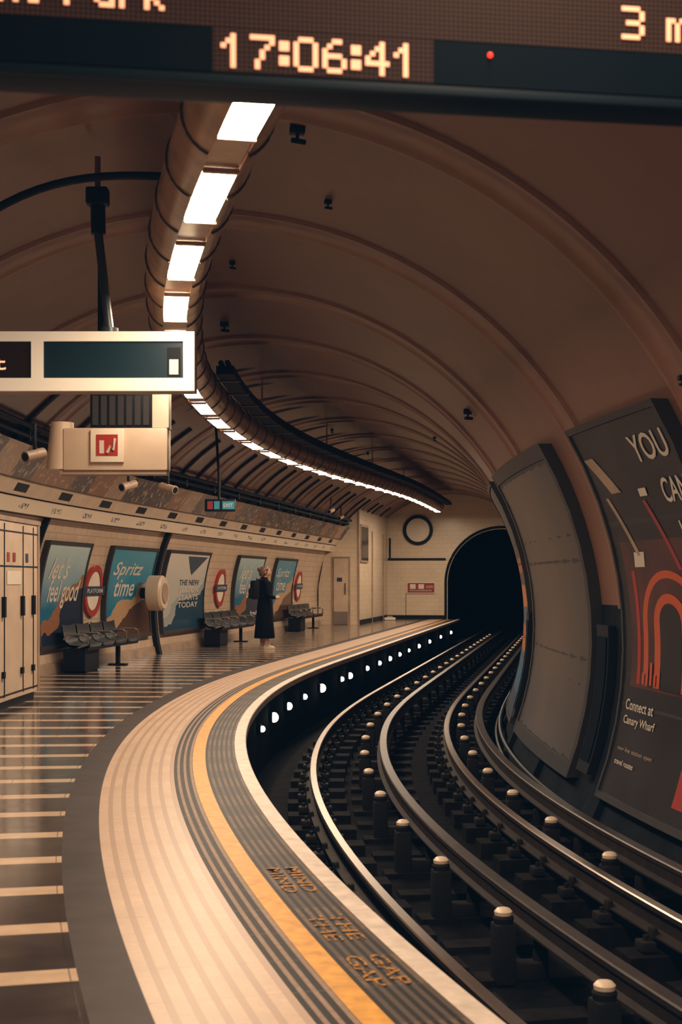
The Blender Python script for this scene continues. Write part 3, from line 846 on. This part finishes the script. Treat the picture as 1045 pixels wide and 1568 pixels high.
G={'1':"00100 01100 10100 00100 00100 00100 00100",'7':"11111 00001 00010 00100 00100 01000 01000",'0':"01110 10001 10001 10001 10001 10001 01110",
'6':"00110 01000 10000 11110 10001 10001 01110",'4':"00010 00110 01010 10010 11111 00010 00010",'3':"11110 00001 00001 01110 00001 00001 11110",
':':"00 11 11 00 11 11 00",' ':"000 000 000 000 000 000 000",'m':"00000 00000 11010 10101 10101 10101 10101",'i':"1 0 1 1 1 1 1",'n':"0000 0000 1110 1001 1001 1001 1001",
'r':"0000 0000 1011 1100 1000 1000 1000",'k':"1000 1000 1001 1010 1100 1010 1001",'P':"11110 10001 10001 11110 10000 10000 10000",'a':"0000 0000 0110 0001 0111 1001 0111",
'l':"1 1 1 1 1 1 1",'o':"0000 0000 0110 1001 1001 1001 0110",'S':"01111 10000 10000 01110 00001 00001 11110",'t':"010 010 111 010 010 010 011"}
px=.0102
def led(txt,u,v,right=False):
    if right: u-=sum(len(G[c].split()[0])+1 for c in txt)*px
    for ch in txt:
        rows=G[ch].split()
        for r,row in enumerate(rows):
            for c_,b in enumerate(row):
                if b=='1':
                    uu=u+c_*px; vv=v+(6-r)*px; e=px*.54
                    mb.poly([SG(uu-e,vv-e*.95,-.002),SG(uu+e,vv-e*.95,-.002),SG(uu+e,vv+e*.95,-.002),SG(uu-e,vv+e*.95,-.002)],m_led)
        u+=(len(rows[0])+1)*px
led("17:06:41",-.248,.042)
led("Slmont Park",-.355,.152,True)
led("3 min",.625,.152)
for u_ in (-.8,.8):
    mb.tube([SG(u_,.39,-.06),SG(u_,.60,-.06),SG(u_,1.5,-.06)],.025,m_bk)
mb.make('train_departure_display')

# ------------------------------------------------------------------ person
m_coat=M('black_wool_coat',(.004,.005,.008),.9,spec=.05); m_skin=M('skin',(.48,.27,.18),.5); m_hair=M('auburn_hair',(.13,.062,.035),.5,var=.3,vs=60)
m_bag=M('backpack_fabric',(.008,.008,.011),.8,spec=.12); m_shoe=M('pale_shoes',(.55,.42,.32),.5); m_eye=M('eye_dark',(.02,.015,.01),.3)
wom=empty('woman_in_long_coat',(-1.55,28.8,0),math.radians(-72))
def skinmesh(name,verts,edges,radii,mat,root=0,sub=2):
    me=D.meshes.new(name); me.from_pydata(verts,edges,[]); ob=D.objects.new(name,me); col.objects.link(ob)
    md=ob.modifiers.new('s','SKIN')
    for i,r in enumerate(radii):
        me.skin_vertices[0].data[i].radius=(r,r) if not isinstance(r,tuple) else r
    me.skin_vertices[0].data[root].use_root=True
    md.use_smooth_shade=True
    sd=ob.modifiers.new('d','SUBSURF'); sd.levels=sub; sd.render_levels=sub
    me.materials.append(mat); ob.parent=wom; return ob
bv=[(0,0,.90),(0,0,1.08),(0,-.01,1.25),(0,-.01,1.36),(0,0,1.43),(0,.01,1.50),
    (-.17,-.01,1.345),(-.225,-.02,1.09),(-.20,.10,.90),
    (.17,-.01,1.345),(.215,0,1.10),(.15,.19,1.03),
    (-.085,0,.84),(-.09,.01,.47),(-.095,-.02,.09),
    (.085,0,.84),(.10,.03,.47),(.11,.02,.09)]
be=[(0,1),(1,2),(2,3),(3,4),(4,5),(3,6),(6,7),(7,8),(3,9),(9,10),(10,11),(0,12),(12,13),(13,14),(0,15),(15,16),(16,17)]
br=[.125,.115,.13,.10,.052,.05,.062,.05,.036,.062,.05,.036,.09,.056,.036,.09,.056,.036]
skinmesh('body',bv,be,br,m_coat)
mb=MB()
mb.loft([(0,0,.22,.225,.205),(0,0,.24,.23,.21),(0,0,.55,.195,.18),(0,0,.85,.17,.15),(0,0,1.02,.145,.125),(0,-.005,1.2,.165,.135),(0,-.01,1.33,.175,.12),(0,-.005,1.39,.12,.09),(0,0,1.425,.075,.07),(0,0,1.455,.07,.068)],m_coat,n=28)
mb.tube([(.0,.135,1.36),(.0,.142,1.2),(0,.14,1.02),(0,.155,.8),(0,.18,.5),(0,.21,.25)],.008,m_bag,n=6)
mb.make('coat',wom)
mb=MB()
for sx,dy in ((-.095,-.02),(.11,.02)):
    mb.loft([(sx,dy,.06,.042,.045),(sx,dy,.14,.042,.045),(sx,dy,.26,.052,.055)],m_skin,n=14)
    mb.loft([(sx,dy+.05,.0,.046,.125),(sx,dy+.05,.02,.048,.128),(sx,dy+.045,.05,.042,.115),(sx,dy+.01,.08,.038,.065),(sx,dy,.10,.036,.045)],m_shoe,n=18)
mb.make('legs_and_shoes',wom)
mb=MB()
mb.loft([(0,.01,1.44,.05,.05),(0,.012,1.475,.05,.052),(0,.035,1.485,.045,.06),(0,.035,1.50,.056,.078),(0,.025,1.53,.068,.092),(0,.02,1.56,.074,.098),(0,.012,1.60,.075,.099),(0,.008,1.63,.066,.088),(0,.004,1.652,.042,.058),(0,.0,1.66,.01,.012)],m_skin,n=22)
mb.tube([(0,.115,1.572),(0,.128,1.55),(0,.137,1.538),(0,.112,1.53)],[.008,.011,.014,.008],m_skin,n=8)
mb.tube([(-.025,.106,1.513),(0,.116,1.512),(.025,.106,1.513)],.006,m_maroon,n=6)
for x in (-.032,.032):
    mb.sph((x,.103,1.572),(.013,.008,.008),m_white,n=8,m=6); mb.sph((x,.109,1.572),.006,m_eye,n=8,m=6)
    mb.tube([(x-.018,.103,1.592),(x,.112,1.596),(x+.018,.103,1.592)],.004,m_hair,n=6)
for x in (-.076,.076): mb.sph((x,.0,1.555),(.012,.022,.032),m_skin,n=10,m=8)
mb.make('head',wom)
mb=MB()
mb.loft([(0,-.055,1.47,.045,.035),(0,-.05,1.50,.07,.06),(0,-.035,1.54,.084,.085),(0,-.02,1.59,.088,.102),(0,-.005,1.63,.080,.104),(0,0,1.66,.055,.08),(0,0,1.675,.012,.016)],m_hair,n=22)
mb.sph((0,-.11,1.61),(.045,.042,.042),m_hair,n=14,m=10)
for x in (-.07,.07): mb.tube([(x*.6,.075,1.645),(x,.05,1.61),(x*1.08,.02,1.55),(x*1.0,.0,1.49)],[.012,.02,.02,.01],m_hair,n=8)
mb.make('hair',wom)
mb=MB()
def hand(c,d,side):
    c=Vector(c); d=Vector(d).normalized(); sdv=d.cross(Vector((side,0,0))).normalized()
    mb.tube([c,c+d*.03,c+d*.07,c+d*.085],[.024,.032,.034,.028],m_skin,n=10)
    for i,l in enumerate((.062,.072,.068,.052)):
        b=c+d*.08+sdv*(i-1.5)*.018; e=Vector((-side*.25,0,0))
        mb.tube([b,b+d*l*.45,b+(d+e).normalized()*l*.8,b+(d+e*2).normalized()*l],[.009,.0088,.008,.006],m_skin,n=6)
    b=c+d*.03-sdv*.03
    mb.tube([b,b-sdv*.02+d*.025,b-sdv*.024+d*.05],[.011,.010,.007],m_skin,n=6)
hand((-.20,.10,.90),(0,.3,-1),-1)
hand((.15,.19,1.03),(-.5,.7,.2),1)
mb.make('hands',wom)
mb=MB()
mb.box((0,-.20,1.20),(.28,.15,.38),m_bag,bev=.05); mb.box((0,-.285,1.13),(.22,.06,.2),m_bag,bev=.025)
for x in (-.10,.10):
    mb.tube([(x,-.15,1.38),(x,-.06,1.41),(x,.05,1.39),(x*1.15,.12,1.30),(x*1.25,.10,1.15),(x*1.3,-.10,1.06)],.014,m_bag,n=8)
mb.tube([(-.03,-.15,1.39),(0,-.16,1.43),(.03,-.15,1.39)],.01,m_bag,n=6)
mb.make('backpack',wom)

# ------------------------------------------------------------------ world, camera
w=D.worlds.new('World'); scene.world=w; w.use_nodes=True
w.node_tree.nodes['Background'].inputs[0].default_value=(.02,.03,.04,1); w.node_tree.nodes['Background'].inputs[1].default_value=.08
cam=D.cameras.new('Camera'); co=D.objects.new('Camera',cam); col.objects.link(co)
co.location=(0,0,1.4); co.rotation_euler=(math.radians(90),0,0)
cam.sensor_fit='VERTICAL'; cam.sensor_height=36; cam.lens=50; cam.shift_y=104/1568
cam.clip_start=.05; cam.clip_end=200
cam.dof.use_dof=True; cam.dof.focus_distance=18; cam.dof.aperture_fstop=5.0
scene.camera=co
vs=scene.view_settings
vs.view_transform='Standard'; vs.look='None'
try:
    vs.use_curve_mapping=True
    cm=vs.curve_mapping
    for i,l in enumerate((.0014,.0042,.0072)):
        cm.curves[i].points[0].location=(0,l)
    cm.update()
except Exception as ex: print('curve',ex)
